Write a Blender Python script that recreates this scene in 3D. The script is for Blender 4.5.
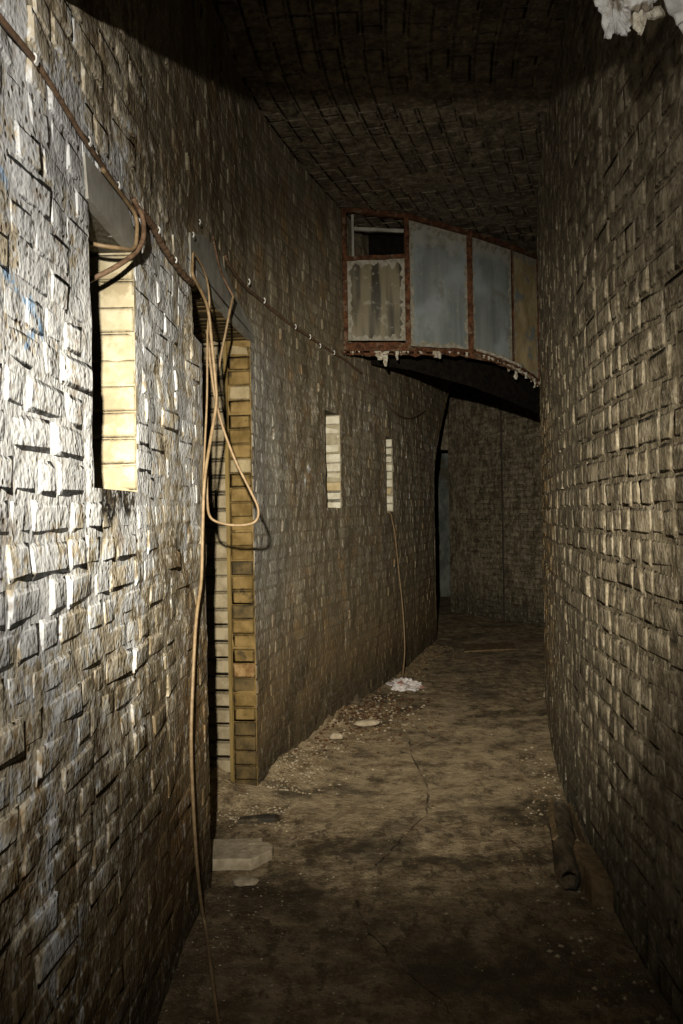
import bpy, math, random
from mathutils import Vector, Matrix, noise as mnoise

for o in list(bpy.data.objects):
    bpy.data.objects.remove(o, do_unlink=True)
SC = bpy.context.scene
COL = SC.collection

# ------------------------------------------------------------------ camera, world, flash, exposure
F_PX, EYE = 820.0, 1.6
cam_d = bpy.data.cameras.new('camera')
cam = bpy.data.objects.new('camera', cam_d)
COL.objects.link(cam)
cam_d.sensor_fit = 'HORIZONTAL'
cam_d.sensor_width = 36.0
cam_d.lens = 36.0 * F_PX / 683.0
cam_d.clip_start = 0.05
cam.location = (0, 0, EYE)
cam.rotation_euler = (math.radians(90), math.radians(1.0), 0)
SC.camera = cam

world = bpy.data.worlds.new('world')
SC.world = world
world.use_nodes = True
world.node_tree.nodes['Background'].inputs[0].default_value = (0.9, 0.75, 0.5, 1)
world.node_tree.nodes['Background'].inputs[1].default_value = 0.0004
SC.cycles.diffuse_bounces = 1

FLASH = (-0.15, 0.02, 1.99)
fl_d = bpy.data.lights.new('camera_flash', 'SPOT')
fl_d.energy = 195.0
fl_d.color = (1.0, 0.94, 0.83)
fl_d.shadow_soft_size = 0.022
fl_d.spot_size = math.radians(98)
fl_d.spot_blend = 1.0
flash = bpy.data.objects.new('camera_flash', fl_d)
COL.objects.link(flash)
flash.location = FLASH
_aim = Vector((-0.12, 1.0, 0.04)).normalized()
flash.rotation_euler = _aim.to_track_quat('-Z', 'Y').to_euler()
# the hot centre of the flash beam (the zoomed reflector throws most of its light straight ahead)
core_d = bpy.data.lights.new('camera_flash_beam', 'SPOT')
core_d.energy = 1200.0
core_d.color = (1.0, 0.93, 0.77)
core_d.shadow_soft_size = 0.022
core_d.spot_size = math.radians(52)
core_d.spot_blend = 1.0
core = bpy.data.objects.new('camera_flash_beam', core_d)
COL.objects.link(core)
core.location = FLASH
core.rotation_euler = Vector((0.08, 1.0, -0.12)).normalized().to_track_quat('-Z', 'Y').to_euler()

SC.view_settings.view_transform = 'Standard'
SC.view_settings.look = 'None'
SC.view_settings.gamma = 1.0
SC.view_settings.use_curve_mapping = False
SC.view_settings.exposure = 0.0

RND = random.Random(11)

# ------------------------------------------------------------------ small helpers
def put(name, verts, faces, mat=None, parent=None, smooth=False, matrix=None):
    me = bpy.data.meshes.new(name)
    me.from_pydata([tuple(v) for v in verts], [], faces)
    if smooth:
        me.polygons.foreach_set('use_smooth', [True] * len(me.polygons))
    me.update()
    if mat:
        me.materials.append(mat)
    o = bpy.data.objects.new(name, me)
    COL.objects.link(o)
    if parent:
        o.parent = parent
    if matrix is not None:
        o.matrix_local = matrix
    return o

def tag(o, label=None, cat=None, group=None, kind=None):
    if label: o['label'] = label
    if cat: o['category'] = cat
    if group: o['group'] = group
    if kind: o['kind'] = kind
    return o

def empty(name, loc, label, cat, group=None, kind=None):
    o = bpy.data.objects.new(name, None)
    COL.objects.link(o)
    o.location = loc
    o.empty_display_size = 0.05
    return tag(o, label, cat, group, kind)

class MB:
    """collects plain geometry"""
    def __init__(s):
        s.v, s.f = [], []
    def add(s, verts, faces):
        b = len(s.v)
        s.v += [tuple(v) for v in verts]
        s.f += [tuple(i + b for i in f) for f in faces]
    def quad(s, a, b, c, d):
        s.add([a, b, c, d], [(0, 1, 2, 3)])
    def bar(s, a, b, w, h, up=(0, 0, 1), jit=0.0, seg=1, rnd=None):
        """rectangular bar from a to b"""
        a, b = Vector(a), Vector(b)
        t = (b - a).normalized()
        side = t.cross(Vector(up))
        if side.length < 1e-3:
            side = t.cross(Vector((1, 0, 0)))
        side.normalize()
        u = side.cross(t).normalized()
        vs, fs = [], []
        r = rnd or RND
        for i in range(seg + 1):
            p = a.lerp(b, i / seg)
            for (x, y) in ((-1, -1), (1, -1), (1, 1), (-1, 1)):
                j = Vector((r.uniform(-jit, jit), r.uniform(-jit, jit), r.uniform(-jit, jit)))
                vs.append(p + side * x * w / 2 + u * y * h / 2 + j)
        for i in range(seg):
            k = i * 4
            for q in range(4):
                fs.append((k + q, k + (q + 1) % 4, k + 4 + (q + 1) % 4, k + 4 + q))
        fs.append((3, 2, 1, 0))
        e = seg * 4
        fs.append((e, e + 1, e + 2, e + 3))
        s.add(vs, fs)
    def build(s, name, mat, parent=None, smooth=False):
        return put(name, s.v, s.f, mat, parent, smooth)

def catmull(P, n):
    out = []
    P = [Vector(p) for p in P]
    for i in range(len(P) - 1):
        p0, p1, p2, p3 = P[max(i - 1, 0)], P[i], P[i + 1], P[min(i + 2, len(P) - 1)]
        for k in range(n):
            t = k / n
            out.append(.5 * ((2 * p1) + (-p0 + p2) * t + (2 * p0 - 5 * p1 + 4 * p2 - p3) * t * t + (-p0 + 3 * p1 - 3 * p2 + p3) * t ** 3))
    out.append(P[-1].copy())
    return out

def tube(name, pts, r, mat, parent=None, n=8, sides=7, jit=0.0, seed=0):
    P = catmull(pts, n)
    rr = random.Random(seed)
    vs, fs = [], []
    up = Vector((0, 0, 1))
    side = None
    for i, p in enumerate(P):
        t = (P[min(i + 1, len(P) - 1)] - P[max(i - 1, 0)]).normalized()
        if side is None:
            side = t.cross(up)
            if side.length < 0.1:
                side = t.cross(Vector((1, 0, 0)))
        side = (side - t * side.dot(t)).normalized()
        u = side.cross(t)
        q = p + Vector((rr.uniform(-jit, jit), rr.uniform(-jit, jit), rr.uniform(-jit, jit)))
        for k in range(sides):
            a = 2 * math.pi * k / sides
            vs.append(q + side * math.cos(a) * r + u * math.sin(a) * r)
    for i in range(len(P) - 1):
        for k in range(sides):
            a, b = i * sides + k, i * sides + (k + 1) % sides
            fs.append((a, b, b + sides, a + sides))
    fs.append(tuple(reversed(range(sides))))
    fs.append(tuple(range((len(P) - 1) * sides, len(P) * sides)))
    return put(name, vs, fs, mat, parent, True)

# ------------------------------------------------------------------ materials
class NT:
    def __init__(s, name, rough=0.9, spec=0.2):
        m = bpy.data.materials.new(name)
        m.use_nodes = True
        s.m, s.t = m, m.node_tree
        s.b = s.t.nodes['Principled BSDF']
        s.b.inputs['Roughness'].default_value = rough
        s.b.inputs['Specular IOR Level'].default_value = spec
        s.geo = s.t.nodes.new('ShaderNodeNewGeometry')
        s.pos = s.geo.outputs['Position']
        sp = s.t.nodes.new('ShaderNodeSeparateXYZ')
        s.t.links.new(s.pos, sp.inputs[0])
        s.x, s.y, s.z = sp.outputs
    def _in(s, sock, v):
        if hasattr(v, 'is_linked'):
            s.t.links.new(v, sock)
        else:
            sock.default_value = v
    def rand(s):
        o = s.t.nodes.new('ShaderNodeObjectInfo')
        return o.outputs['Random']
    def math(s, op, a, b=0.0, c=0.0, clamp=False):
        n = s.t.nodes.new('ShaderNodeMath')
        n.operation = op
        n.use_clamp = clamp
        s._in(n.inputs[0], a); s._in(n.inputs[1], b); s._in(n.inputs[2], c)
        return n.outputs[0]
    def vmath(s, op, a, b=(0, 0, 0), scale=None):
        n = s.t.nodes.new('ShaderNodeVectorMath')
        n.operation = op
        s._in(n.inputs[0], a); s._in(n.inputs[1], b)
        if scale is not None:
            s._in(n.inputs[3], scale)
        return n.outputs[1] if op in ('DOT_PRODUCT', 'LENGTH', 'DISTANCE') else n.outputs[0]
    def sc(s, k, src=None):
        return s.vmath('MULTIPLY', src or s.pos, k)
    def noise(s, scale, k=None, detail=4.0, rough=0.6, src=None, dist=0.0):
        n = s.t.nodes.new('ShaderNodeTexNoise')
        n.inputs['Scale'].default_value = scale
        n.inputs['Detail'].default_value = detail
        n.inputs['Roughness'].default_value = rough
        n.inputs['Distortion'].default_value = dist
        v = s.sc(k, src) if k else (src or s.pos)
        s.t.links.new(v, n.inputs['Vector'])
        return n.outputs[0]
    def voro(s, scale, k=None, feat='F1'):
        n = s.t.nodes.new('ShaderNodeTexVoronoi')
        n.feature = feat
        n.inputs['Scale'].default_value = scale
        s.t.links.new(s.sc(k) if k else s.pos, n.inputs['Vector'])
        return n.outputs['Distance']
    def ramp(s, v, a, b, lo=0.0, hi=1.0, smooth=True):
        n = s.t.nodes.new('ShaderNodeMapRange')
        n.interpolation_type = 'SMOOTHSTEP' if smooth else 'LINEAR'
        s._in(n.inputs['Value'], v)
        s._in(n.inputs['From Min'], a); s._in(n.inputs['From Max'], b)
        s._in(n.inputs['To Min'], lo); s._in(n.inputs['To Max'], hi)
        return n.outputs['Result']
    def mix(s, f, a, b):
        n = s.t.nodes.new('ShaderNodeMix')
        n.data_type = 'RGBA'
        s._in(n.inputs[0], f)
        for k, v in ((6, a), (7, b)):
            if isinstance(v, tuple) and len(v) == 3:
                v = v + (1,)
            s._in(n.inputs[k], v)
        return n.outputs[2]
    def mul(s, *a):
        r = a[0]
        for b in a[1:]:
            r = s.math('MULTIPLY', r, b)
        return r
    def box(s, sock, lo, hi, e):
        return s.mul(s.ramp(sock, lo - e, lo + e), s.ramp(sock, hi - e, hi + e, 1.0, 0.0))
    def capsule(s, a, b, src=None):
        """distance from the shaded point to the segment a-b (a crack or a chalk stroke)"""
        a, b = Vector(a), Vector(b)
        ab = b - a
        pa = s.vmath('SUBTRACT', src or s.pos, tuple(a))
        h = s.math('DIVIDE', s.vmath('DOT_PRODUCT', pa, tuple(ab)), ab.length_squared, clamp=True)
        q = s.vmath('SCALE', tuple(ab), scale=h)
        return s.vmath('DISTANCE', pa, q)
    def bump(s, height, strength=0.5, dist=0.01, prev=None):
        n = s.t.nodes.new('ShaderNodeBump')
        n.inputs['Strength'].default_value = strength
        n.inputs['Distance'].default_value = dist
        s.t.links.new(height, n.inputs['Height'])
        if prev:
            s.t.links.new(prev, n.inputs['Normal'])
        return n.outputs[0]
    def done(s, color, normal=None, rough=None):
        s._in(s.b.inputs['Base Color'], color + (1,) if isinstance(color, tuple) else color)
        if normal: s.t.links.new(normal, s.b.inputs['Normal'])
        if rough is not None: s._in(s.b.inputs['Roughness'], rough)
        return s.m

def wall_white(name, mortar=False):
    n = NT(name, 0.9, 0.08)
    st = n.noise(9, (1, 1, .28), 5, .65)              # vertical weathering streaks
    pat = n.noise(7.5, (1, 1, 1.9), 3, .55)           # patches about the size of a brick
    big = n.noise(1.6, None, 3, .6)
    fine = n.noise(45, None, 2, .6)
    grime = n.mix(n.ramp(st, .35, .7), (.165, .13, .08), (.35, .30, .21))
    grime = n.mix(n.ramp(n.noise(4, None, 3), .52, .72), grime, (.30, .20, .10))
    grime = n.mix(n.ramp(n.z, .2, 1.4, .9, 0.0), grime, (.19, .13, .062))
    beige = n.mix(fine, (.38, .315, .215), (.60, .54, .43))
    chalk = n.mix(fine, (.53, .54, .55), (.70, .705, .71))
    # how much limewash is left: plenty by the first slit, little above the cable, down low and farther in
    keep = n.math('ADD', n.ramp(n.y, 1.7, 5.0, .30, -.09, False), n.ramp(n.z, .1, 1.35, -.26, 0.0))
    keep = n.math('ADD', keep, n.ramp(n.z, 2.44, 2.85, 0.0, -.30))
    keep = n.math('ADD', keep, n.ramp(n.z, 1.2, 1.85, -.19, 0.03))
    v = n.math('ADD', n.math('MULTIPLY', pat, .62), n.math('MULTIPLY', big, .38))
    v = n.math('ADD', v, keep)
    v = n.math('ADD', v, n.math('MULTIPLY', n.math('SUBTRACT', st, .5), .6))
    if not mortar:
        v = n.math('ADD', v, n.math('MULTIPLY', n.math('SUBTRACT', n.rand(), .5), .11))
    v = n.math('ADD', v, n.math('MULTIPLY', n.math('SUBTRACT', n.noise(34, (1, 1, .8), 2, .6), .5), .6))
    c = n.mix(n.ramp(v, .45, .56), grime, beige)
    hi = n.ramp(n.math('ADD', v, n.ramp(n.noise(3.1, (1, 1, .6), 2), .3, .7, -.12, .12)), .60, .70)
    c = n.mix(hi, c, chalk)
    # warm brown blotches where the wash has come away
    c = n.mix(n.mul(n.ramp(n.noise(5.5, (1, 1, 1.2), 4, .65), .60, .68), .6), c, (.27, .19, .11))
    # smooth grey rendered edge along the far side of the doorway
    c = n.mix(n.mul(n.ramp(n.y, 4.63, 4.67), n.ramp(n.y, 4.8, 5.6, 1.0, 0.0), n.ramp(n.z, .6, 1.4), n.ramp(n.z, 2.9, 2.4), .6), c, (.36, .36, .34))
    # rusty brown stain round the foot of the hanging cable, and a dark slanting streak beyond the doorway
    rs = n.mul(n.ramp(n.capsule((-.59, 3.30, .95), (-.59, 2.75, .35)), .10, .42, 1.0, 0.0), n.ramp(n.noise(9, (1, 1, .6), 4, .65), .38, .6))
    c = n.mix(n.mul(rs, .75), c, (.20, .115, .045))
    streak = n.mul(n.ramp(n.capsule((-.28, 5.55, .55), (-.47, 4.85, .0)), .05, .20, 1.0, 0.0), n.ramp(n.noise(7, None, 4), .35, .5))
    c = n.mix(n.mul(streak, .7), c, (.06, .048, .03))
    # green-black damp at the foot of the wall
    damp = n.ramp(n.math('ADD', n.z, n.math('MULTIPLY', big, -.5)), -.15, .22, .75, 0.0)
    c = n.mix(damp, c, (.055, .045, .028))
    # soot under the first slit
    dr = n.math('ADD', n.z, n.math('MULTIPLY', n.noise(16, (1, 1, .3), 2), -.16))
    soot_and_shade = n.mul(n.box(n.y, 2.07, 2.40, .015), n.ramp(n.z, 1.678, 1.670), n.ramp(dr, 1.50, 1.535), n.ramp(n.noise(40), .3, .5))
    c = n.mix(soot_and_shade, c, (.02, .018, .016))
    # blue chalk scrawl
    warp = n.vmath('ADD', n.pos, n.vmath('SCALE', n.vmath('SUBTRACT', _color_noise(n, 22), (.5, .5, .5)), scale=.05))
    d = None
    for a, b in CHALK:
        q = n.capsule(a, b, warp)
        d = q if d is None else n.math('MINIMUM', d, q)
    ch = n.mul(n.ramp(d, .004, .017, 1.0, 0.0), n.ramp(n.noise(45, None, 2), .36, .52), .8)
    c = n.mix(ch, c, (.20, .42, .72))
    if mortar:
        c = n.mix(n.ramp(n.y, 2.0, 5, .10, .38), c, (.17, .13, .08))
    h = n.math('ADD', n.math('MULTIPLY', n.noise(26, (1, 1, .85), 2.5, .6), 1.0), n.math('MULTIPLY', n.noise(70, None, 1, .5), .5))
    pits = n.ramp(n.voro(38), .10, .30, -.35, 0.0)
    pitm = n.mul(n.ramp(n.voro(38), .10, .24, 1.0, 0.0), n.ramp(n.noise(6), .47, .6))
    h = n.math('ADD', h, n.mul(pits, n.ramp(n.noise(6), .45, .6)))
    # light on the relief painted in: dirt-dark hollows, paler high spots catching it
    c = n.mix(n.mul(n.ramp(h, .70, .52), .55), c, (.20, .155, .10))
    c = n.mix(n.mul(n.ramp(h, .80, .95), n.ramp(n.z, .3, 1.4, .25, .6), n.ramp(n.z, 2.4, 2.8, 1.0, .25), n.ramp(n.y, 2.5, 5, 1.0, .4)), c, (.76, .76, .74))
    c = n.mix(n.mul(pitm, .7), c, (.10, .07, .045))
    return n.done(c, n.bump(h, 1.0, .007))

def _color_noise(n, scale):
    t = n.t.nodes.new('ShaderNodeTexNoise')
    t.inputs['Scale'].default_value = scale
    t.inputs['Detail'].default_value = 2
    n.t.links.new(n.pos, t.inputs['Vector'])
    return t.outputs[1]

CHALK = [((-.61, 1.50, 2.24), (-.61, 1.535, 2.222)), ((-.61, 1.50, 2.06), (-.61, 1.56, 2.05)),
         ((-.61, 1.58, 2.035), (-.61, 1.66, 2.02)), ((-.61, 1.645, 2.04), (-.61, 1.70, 1.975)),
         ((-.61, 1.655, 1.972), (-.61, 1.60, 1.93))]

def wall_brown(name, mortar=False, dark=1.0):
    n = NT(name, 0.72, 0.35)
    st = n.noise(10, (1, 1, .3), 5, .65)
    pat = n.noise(7, (1, 1, 1.8), 3, .55)
    fine = n.noise(45, None, 2, .6)
    c = n.mix(n.ramp(st, .33, .68), (.11 * dark, .085 * dark, .050 * dark), (.31 * dark, .255 * dark, .17 * dark))
    tone = n.math('ADD', pat, n.math('MULTIPLY', n.math('SUBTRACT', n.rand(), .5), .0 if mortar else .16))
    tone = n.math('ADD', tone, n.math('MULTIPLY', n.math('SUBTRACT', n.noise(30, (1, 1, .7), 2, .6), .5), .6))
    c = n.mix(n.mul(n.ramp(tone, .52, .64), .55), c, (.40 * dark, .34 * dark, .235 * dark))
    c = n.mix(n.mul(n.ramp(tone, .44, .34), .6), c, (.07 * dark, .052 * dark, .03 * dark))
    c = n.mix(n.mul(n.ramp(n.noise(2.3, None, 3), .5, .7), .5), c, (.12 * dark, .10 * dark, .065 * dark))
    c = n.mix(n.mul(n.ramp(fine, .55, .75), .5), c, (.36 * dark, .32 * dark, .25 * dark))
    # rusty orange run-off where the wall turns away
    och = n.mul(n.ramp(n.y, 4.4, 5.8), n.ramp(n.y, 8.5, 7.6), n.ramp(n.z, 2.9, 1.9), n.ramp(n.noise(8, (1, 1, 2.0), 3), .45, .62), .8)
    c = n.mix(och, c, (.30 * dark, .17 * dark, .045 * dark))
    damp = n.ramp(n.math('ADD', n.z, n.math('MULTIPLY', pat, -.6)), -.2, .3, .65, 0.0)
    c = n.mix(damp, c, (.035, .035, .022))
    if mortar:
        c = n.mix(.35, c, (.09 * dark, .07 * dark, .042 * dark))
    h = n.math('ADD', n.noise(20, (1, 1, .7), 3, .6), n.math('MULTIPLY', n.noise(60, None, 1, .5), .4))
    c = n.mix(n.mul(n.ramp(h, .68, .52), .6), c, (.05 * dark, .038 * dark, .022 * dark))  # relief shading put into the colour: hollows darker, high spots paler
    c = n.mix(n.mul(n.ramp(h, .76, .92), .6), c, (.46 * dark, .40 * dark, .30 * dark))
    return n.done(c, n.bump(h, 1.0, .012))

def mottled(name, a, b, scale=18, rough=.9, k=None, spots=None, bump=.5, dist=.006, spec=.2, metal=0.0):
    n = NT(name, rough, spec)
    c = n.mix(n.ramp(n.noise(scale, k, 5, .65), .32, .68), a, b)
    if spots:
        c = n.mix(n.ramp(n.noise(scale * .45, None, 4, .7), .54, .62), c, spots)
    n.b.inputs['Metallic'].default_value = metal
    return n.done(c, n.bump(n.noise(scale * 2.4, k, 5, .7), bump, dist))

M = {}
M['wash'] = wall_white('limewashed_brick')
M['wash_mortar'] = wall_white('limewashed_mortar', True)
M['brown'] = wall_brown('grimy_brick', False, .9)
M['brown_mortar'] = wall_brown('grimy_mortar', True, 1.0)
M['far'] = wall_brown('far_brick', False, 1.0)
M['far_mortar'] = wall_brown('far_mortar', True, 1.1)
M['vault'] = wall_brown('ceiling_brick', False, .75)
M['vault_mortar'] = wall_brown('ceiling_mortar', True, .95)
M['cream'] = mottled('cream_brick', (.36, .30, .185), (.50, .44, .31), 14, .8, spots=(.33, .27, .17), bump=.5)
M['cream_wash'] = mottled('bright_limewashed_brick', (.60, .54, .40), (.84, .79, .64), 12, .8, spots=(.62, .54, .38), bump=.5)
M['tan_wash'] = mottled('tan_limewashed_brick', (.50, .38, .20), (.68, .55, .34), 12, .8, bump=.5)
M['orange_brick'] = mottled('chipped_orange_brick', (.16, .085, .03), (.34, .22, .10), 22, .85, bump=.8)
M['pale_yellow'] = mottled('pale_jamb_brick', (.21, .165, .10), (.35, .29, .19), 14, .85, bump=.5)
M['ochre'] = mottled('ochre_brick', (.12, .076, .022), (.24, .16, .06), 9, .85, spots=(.06, .042, .02), bump=.7)
M['ochre_light'] = mottled('light_ochre_stone', (.24, .185, .10), (.36, .29, .17), 14, .85, bump=.5)
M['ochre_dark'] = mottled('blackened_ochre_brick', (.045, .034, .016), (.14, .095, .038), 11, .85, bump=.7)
M['orange'] = mottled('broken_orange_brick', (.30, .12, .04), (.45, .30, .14), 30, .85, bump=.8)
M['render'] = mottled('grey_cement', (.27, .25, .21), (.40, .385, .34), 8, .85, bump=.25)
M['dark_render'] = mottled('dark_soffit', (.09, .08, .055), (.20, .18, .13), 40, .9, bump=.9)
M['frame_paint'] = mottled('mustard_timber', (.13, .088, .027), (.23, .16, .055), 20, .7, (1, 1, .15), bump=.4)
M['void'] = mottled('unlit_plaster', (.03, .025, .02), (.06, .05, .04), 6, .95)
M['cable'] = mottled('tan_cable', (.20, .13, .065), (.30, .21, .115), 40, .5, bump=.15, spec=.4)
M['cable_dark'] = mottled('brown_cable', (.10, .06, .035), (.20, .125, .075), 40, .6, bump=.3, spec=.3)
M['clip'] = mottled('white_clip', (.5, .48, .44), (.75, .73, .7), 60, .5, bump=.2)
M['rust'] = mottled('rusted_iron', (.045, .020, .011), (.15, .062, .028), 26, .9, spots=(.17, .115, .07), bump=.9, dist=.01)
M['crust'] = mottled('lime_crust', (.32, .27, .19), (.62, .58, .49), 30, .85, bump=.9, dist=.01)
M['flake'] = mottled('grey_paint_flake', (.34, .34, .335), (.58, .575, .56), 22, .6, spots=(.20, .17, .13), bump=.8, dist=.008)
M['soot_and_shade'] = mottled('shade_black', (.006, .005, .004), (.014, .011, .008), 20, .95, spec=.05)  # near-black that stands in for the shade behind the screen
M['stone'] = mottled('pale_stone', (.36, .29, .19), (.56, .47, .34), 24, .9, bump=.5)
M['stone_brown'] = mottled('brown_block', (.13, .088, .042), (.27, .185, .10), 18, .9, bump=.9, dist=.01)
M['rag'] = mottled('dirty_white_plastic', (.50, .44, .42), (.80, .76, .74), 16, .45, spots=(.42, .22, .17), bump=.4, spec=.4)
M['timber'] = mottled('rotten_timber', (.035, .026, .015), (.18, .135, .085), 18, .8, (1, .25, 1), spots=(.05, .045, .035), bump=.9, dist=.01)

def pane_mat(name, kind):
    n = NT(name, .42, .5)
    st = n.noise(7, (1.6, 1.6, .16), 4, .6)
    big = n.noise(3.0, (1, 1, .8), 4, .6)
    if kind == 'streaky':
        c = n.mix(n.ramp(n.noise(13, (1, 1, .10), 2, .5), .38, .62), (.04, .034, .022), (.18, .15, .09))
    else:
        c = n.mix(n.ramp(st, .3, .7), (.16, .18, .175), (.25, .27, .26))
        c = n.mix(n.ramp(big, .45, .7), c, (.30, .33, .34))
    if kind != 'streaky':
        scab = n.mul(n.ramp(n.math('ADD', n.z, n.math('MULTIPLY', n.noise(6, None, 4, .65), .55)), 3.98, 4.12), .75)
        c = n.mix(scab, c, (.36, .35, .30))
        c = n.mix(n.mul(n.ramp(n.noise(5, None, 4), .55, .68), .5), c, (.13, .115, .075))
    sp = n.math('MULTIPLY', n.ramp(n.noise(22, None, 4), .58, .68), .5)
    c = n.mix(sp, c, (.36, .33, .26))
    return n.done(c, n.bump(n.noise(30, (1, 1, .3), 3), .15, .004), n.ramp(big, .3, .7, .30, .6))
M['pane_grey'] = pane_mat('dusty_wired_glass', 'grey')
M['pane_streak'] = pane_mat('streaked_glass', 'streaky')
M['pane_ochre'] = mottled('flaking_cream_paint', (.26, .19, .09), (.44, .35, .20), 8, .7, (1, 1, .5), spots=(.20, .205, .19), bump=.6)
M['edge_paint'] = mottled('flaking_pale_putty', (.20, .18, .13), (.38, .35, .29), 26, .8, bump=.8)

def floor_mat():
    n = NT('dirty_concrete', .85, .3)
    a = n.noise(2.0, None, 5, .65)
    b = n.noise(9, None, 5, .7)
    f = n.noise(60, None, 4, .7)
    c = n.mix(n.ramp(b, .35, .68), (.19, .132, .070), (.52, .40, .245))
    c = n.mix(n.ramp(a, .48, .64, 0, .75), c, (.085, .066, .040))
    c = n.mix(n.mul(n.ramp(f, .57, .68), .6), c, (.54, .47, .34))
    c = n.mix(n.mul(n.ramp(n.noise(13, (1, .5, 1), 4, .7), .54, .62), .7), c, (.08, .056, .032))
    c = n.mix(n.mul(n.ramp(n.noise(26, None, 3, .7), .57, .64), .6), c, (.11, .08, .045))
    deb = n.mul(n.ramp(n.capsule((.12, 6.25, 0), (.42, 6.75, 0)), .12, .38, 1.0, 0.0), n.ramp(n.noise(10, None, 4, .7), .40, .54))
    c = n.mix(n.mul(deb, .85), c, (.05, .033, .018))
    # flash falloff painted in: lighter beyond the middle, darker in front
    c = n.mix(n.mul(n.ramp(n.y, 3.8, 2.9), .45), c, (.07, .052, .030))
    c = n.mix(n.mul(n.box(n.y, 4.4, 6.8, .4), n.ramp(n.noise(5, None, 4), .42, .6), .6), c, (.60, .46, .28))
    # wet patches
    wob = n.math('MULTIPLY', n.math('SUBTRACT', n.noise(5, None, 4), .5), .5)
    wet = None
    for (x, y, rx, ry) in ((.80, 3.75, .45, .07), (.45, 3.72, .28, .10), (1.0, 4.30, .25, .22), (-.02, 3.95, .3, .1), (-.35, 3.45, .25, .12), (.55, 2.85, .5, .2), (1.3, 6.4, .35, .15)):
        dx = n.math('DIVIDE', n.math('SUBTRACT', n.x, x), rx)
        dy = n.math('DIVIDE', n.math('SUBTRACT', n.y, y), ry)
        r = n.math('SQRT', n.math('ADD', n.math('MULTIPLY', dx, dx), n.math('MULTIPLY', dy, dy)))
        w = n.ramp(n.math('ADD', r, n.math('MULTIPLY', wob, 5)), .6, 1.3, 1.0, 0.0)
        wet = w if wet is None else n.math('MAXIMUM', wet, w)
    c = n.mix(n.mul(wet, n.ramp(n.noise(11, None, 5, .7), .35, .6, .15, .85)), c, (.06, .047, .03))
    # long cracks
    warp = n.vmath('ADD', n.pos, n.vmath('SCALE', n.vmath('SUBTRACT', _color_noise(n, 14), (.5, .5, .5)), scale=.035))
    warp = n.vmath('MULTIPLY', warp, (1, 1, 0))
    d = None
    for k in range(len(CRACK)):
        for i in range(len(CRACK[k]) - 1):
            q = n.capsule(CRACK[k][i] + (0,), CRACK[k][i + 1] + (0,), warp)
            d = q if d is None else n.math('MINIMUM', d, q)
    cr = n.mul(n.ramp(d, .0015, .006, 1.0, 0.0), n.ramp(n.noise(6), .42, .58, .12, .9))
    c = n.mix(n.mul(cr, .75), c, (.04, .03, .018))
    h = n.math('ADD', n.noise(16, None, 6, .7), n.math('MULTIPLY', n.noise(90, None, 3, .7), .35))
    h = n.math('SUBTRACT', h, n.mul(cr, .8))
    return n.done(c, n.bump(h, .9, .025), n.ramp(wet, 0, 1, .88, .5))
CRACK = [[(.45, 5.78), (.43, 5.35), (.475, 4.75), (.425, 4.35), (.24, 3.95), (.13, 3.72)],
         [(.035, 3.36), (.08, 3.12), (.19, 2.88), (.30, 2.68), (.34, 2.55)]]
M['floor'] = floor_mat()

# ------------------------------------------------------------------ plan of the passage
class Path:
    def __init__(s, pts, side):
        P = catmull([(x, y, 0) for x, y in pts], 24)
        s.P, s.L = [P[0]], [0.0]
        for p in P[1:]:
            s.L.append(s.L[-1] + (p - s.P[-1]).length)
            s.P.append(p)
        s.side = side      # +1: the passage lies to the right of the direction of travel
    def at(s, u):
        lo, hi = 0, len(s.L) - 1
        if u <= 0: lo = 0
        elif u >= s.L[-1]: lo = len(s.L) - 2
        else:
            while hi - lo > 1:
                m = (lo + hi) // 2
                if s.L[m] <= u: lo = m
                else: hi = m
        a, b = s.P[lo], s.P[lo + 1]
        t = (b - a) / (s.L[lo + 1] - s.L[lo])
        # smooth tangent
        q0, q1 = s.P[max(lo - 4, 0)], s.P[min(lo + 5, len(s.P) - 1)]
        tt = (q1 - q0).normalized()
        return a + t * (u - s.L[lo]), tt, Vector((tt.y, -tt.x, 0)) * s.side
    def u_of_y(s, y):
        for i in range(len(s.P) - 1):
            if s.P[i].y <= y <= s.P[i + 1].y:
                k = (y - s.P[i].y) / max(1e-9, s.P[i + 1].y - s.P[i].y)
                return s.L[i] + k * (s.L[i + 1] - s.L[i])
        return s.L[-1]
    def pt(s, u, z, d=0.0):
        p, t, n = s.at(u)
        return Vector((p.x + n.x * d, p.y + n.y * d, z))

LEFT = Path([(-.62, -1.0), (-.62, .3), (-.615, 1.5), (-.60, 2.6), (-.585, 3.5), (-.51, 4.6), (-.30, 5.5), (0, 6.42), (.35, 7.4), (.64, 8.3), (1.13, 9.97)], 1)
RIGHT = Path([(1.0, -1.0), (1.0, .3), (1.0, 1.5), (1.02, 2.6), (1.085, 3.6), (1.26, 4.83), (1.50, 6.05), (1.80, 7.25), (2.25, 8.3), (2.95, 9.4), (3.9, 10.3)], -1)

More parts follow.
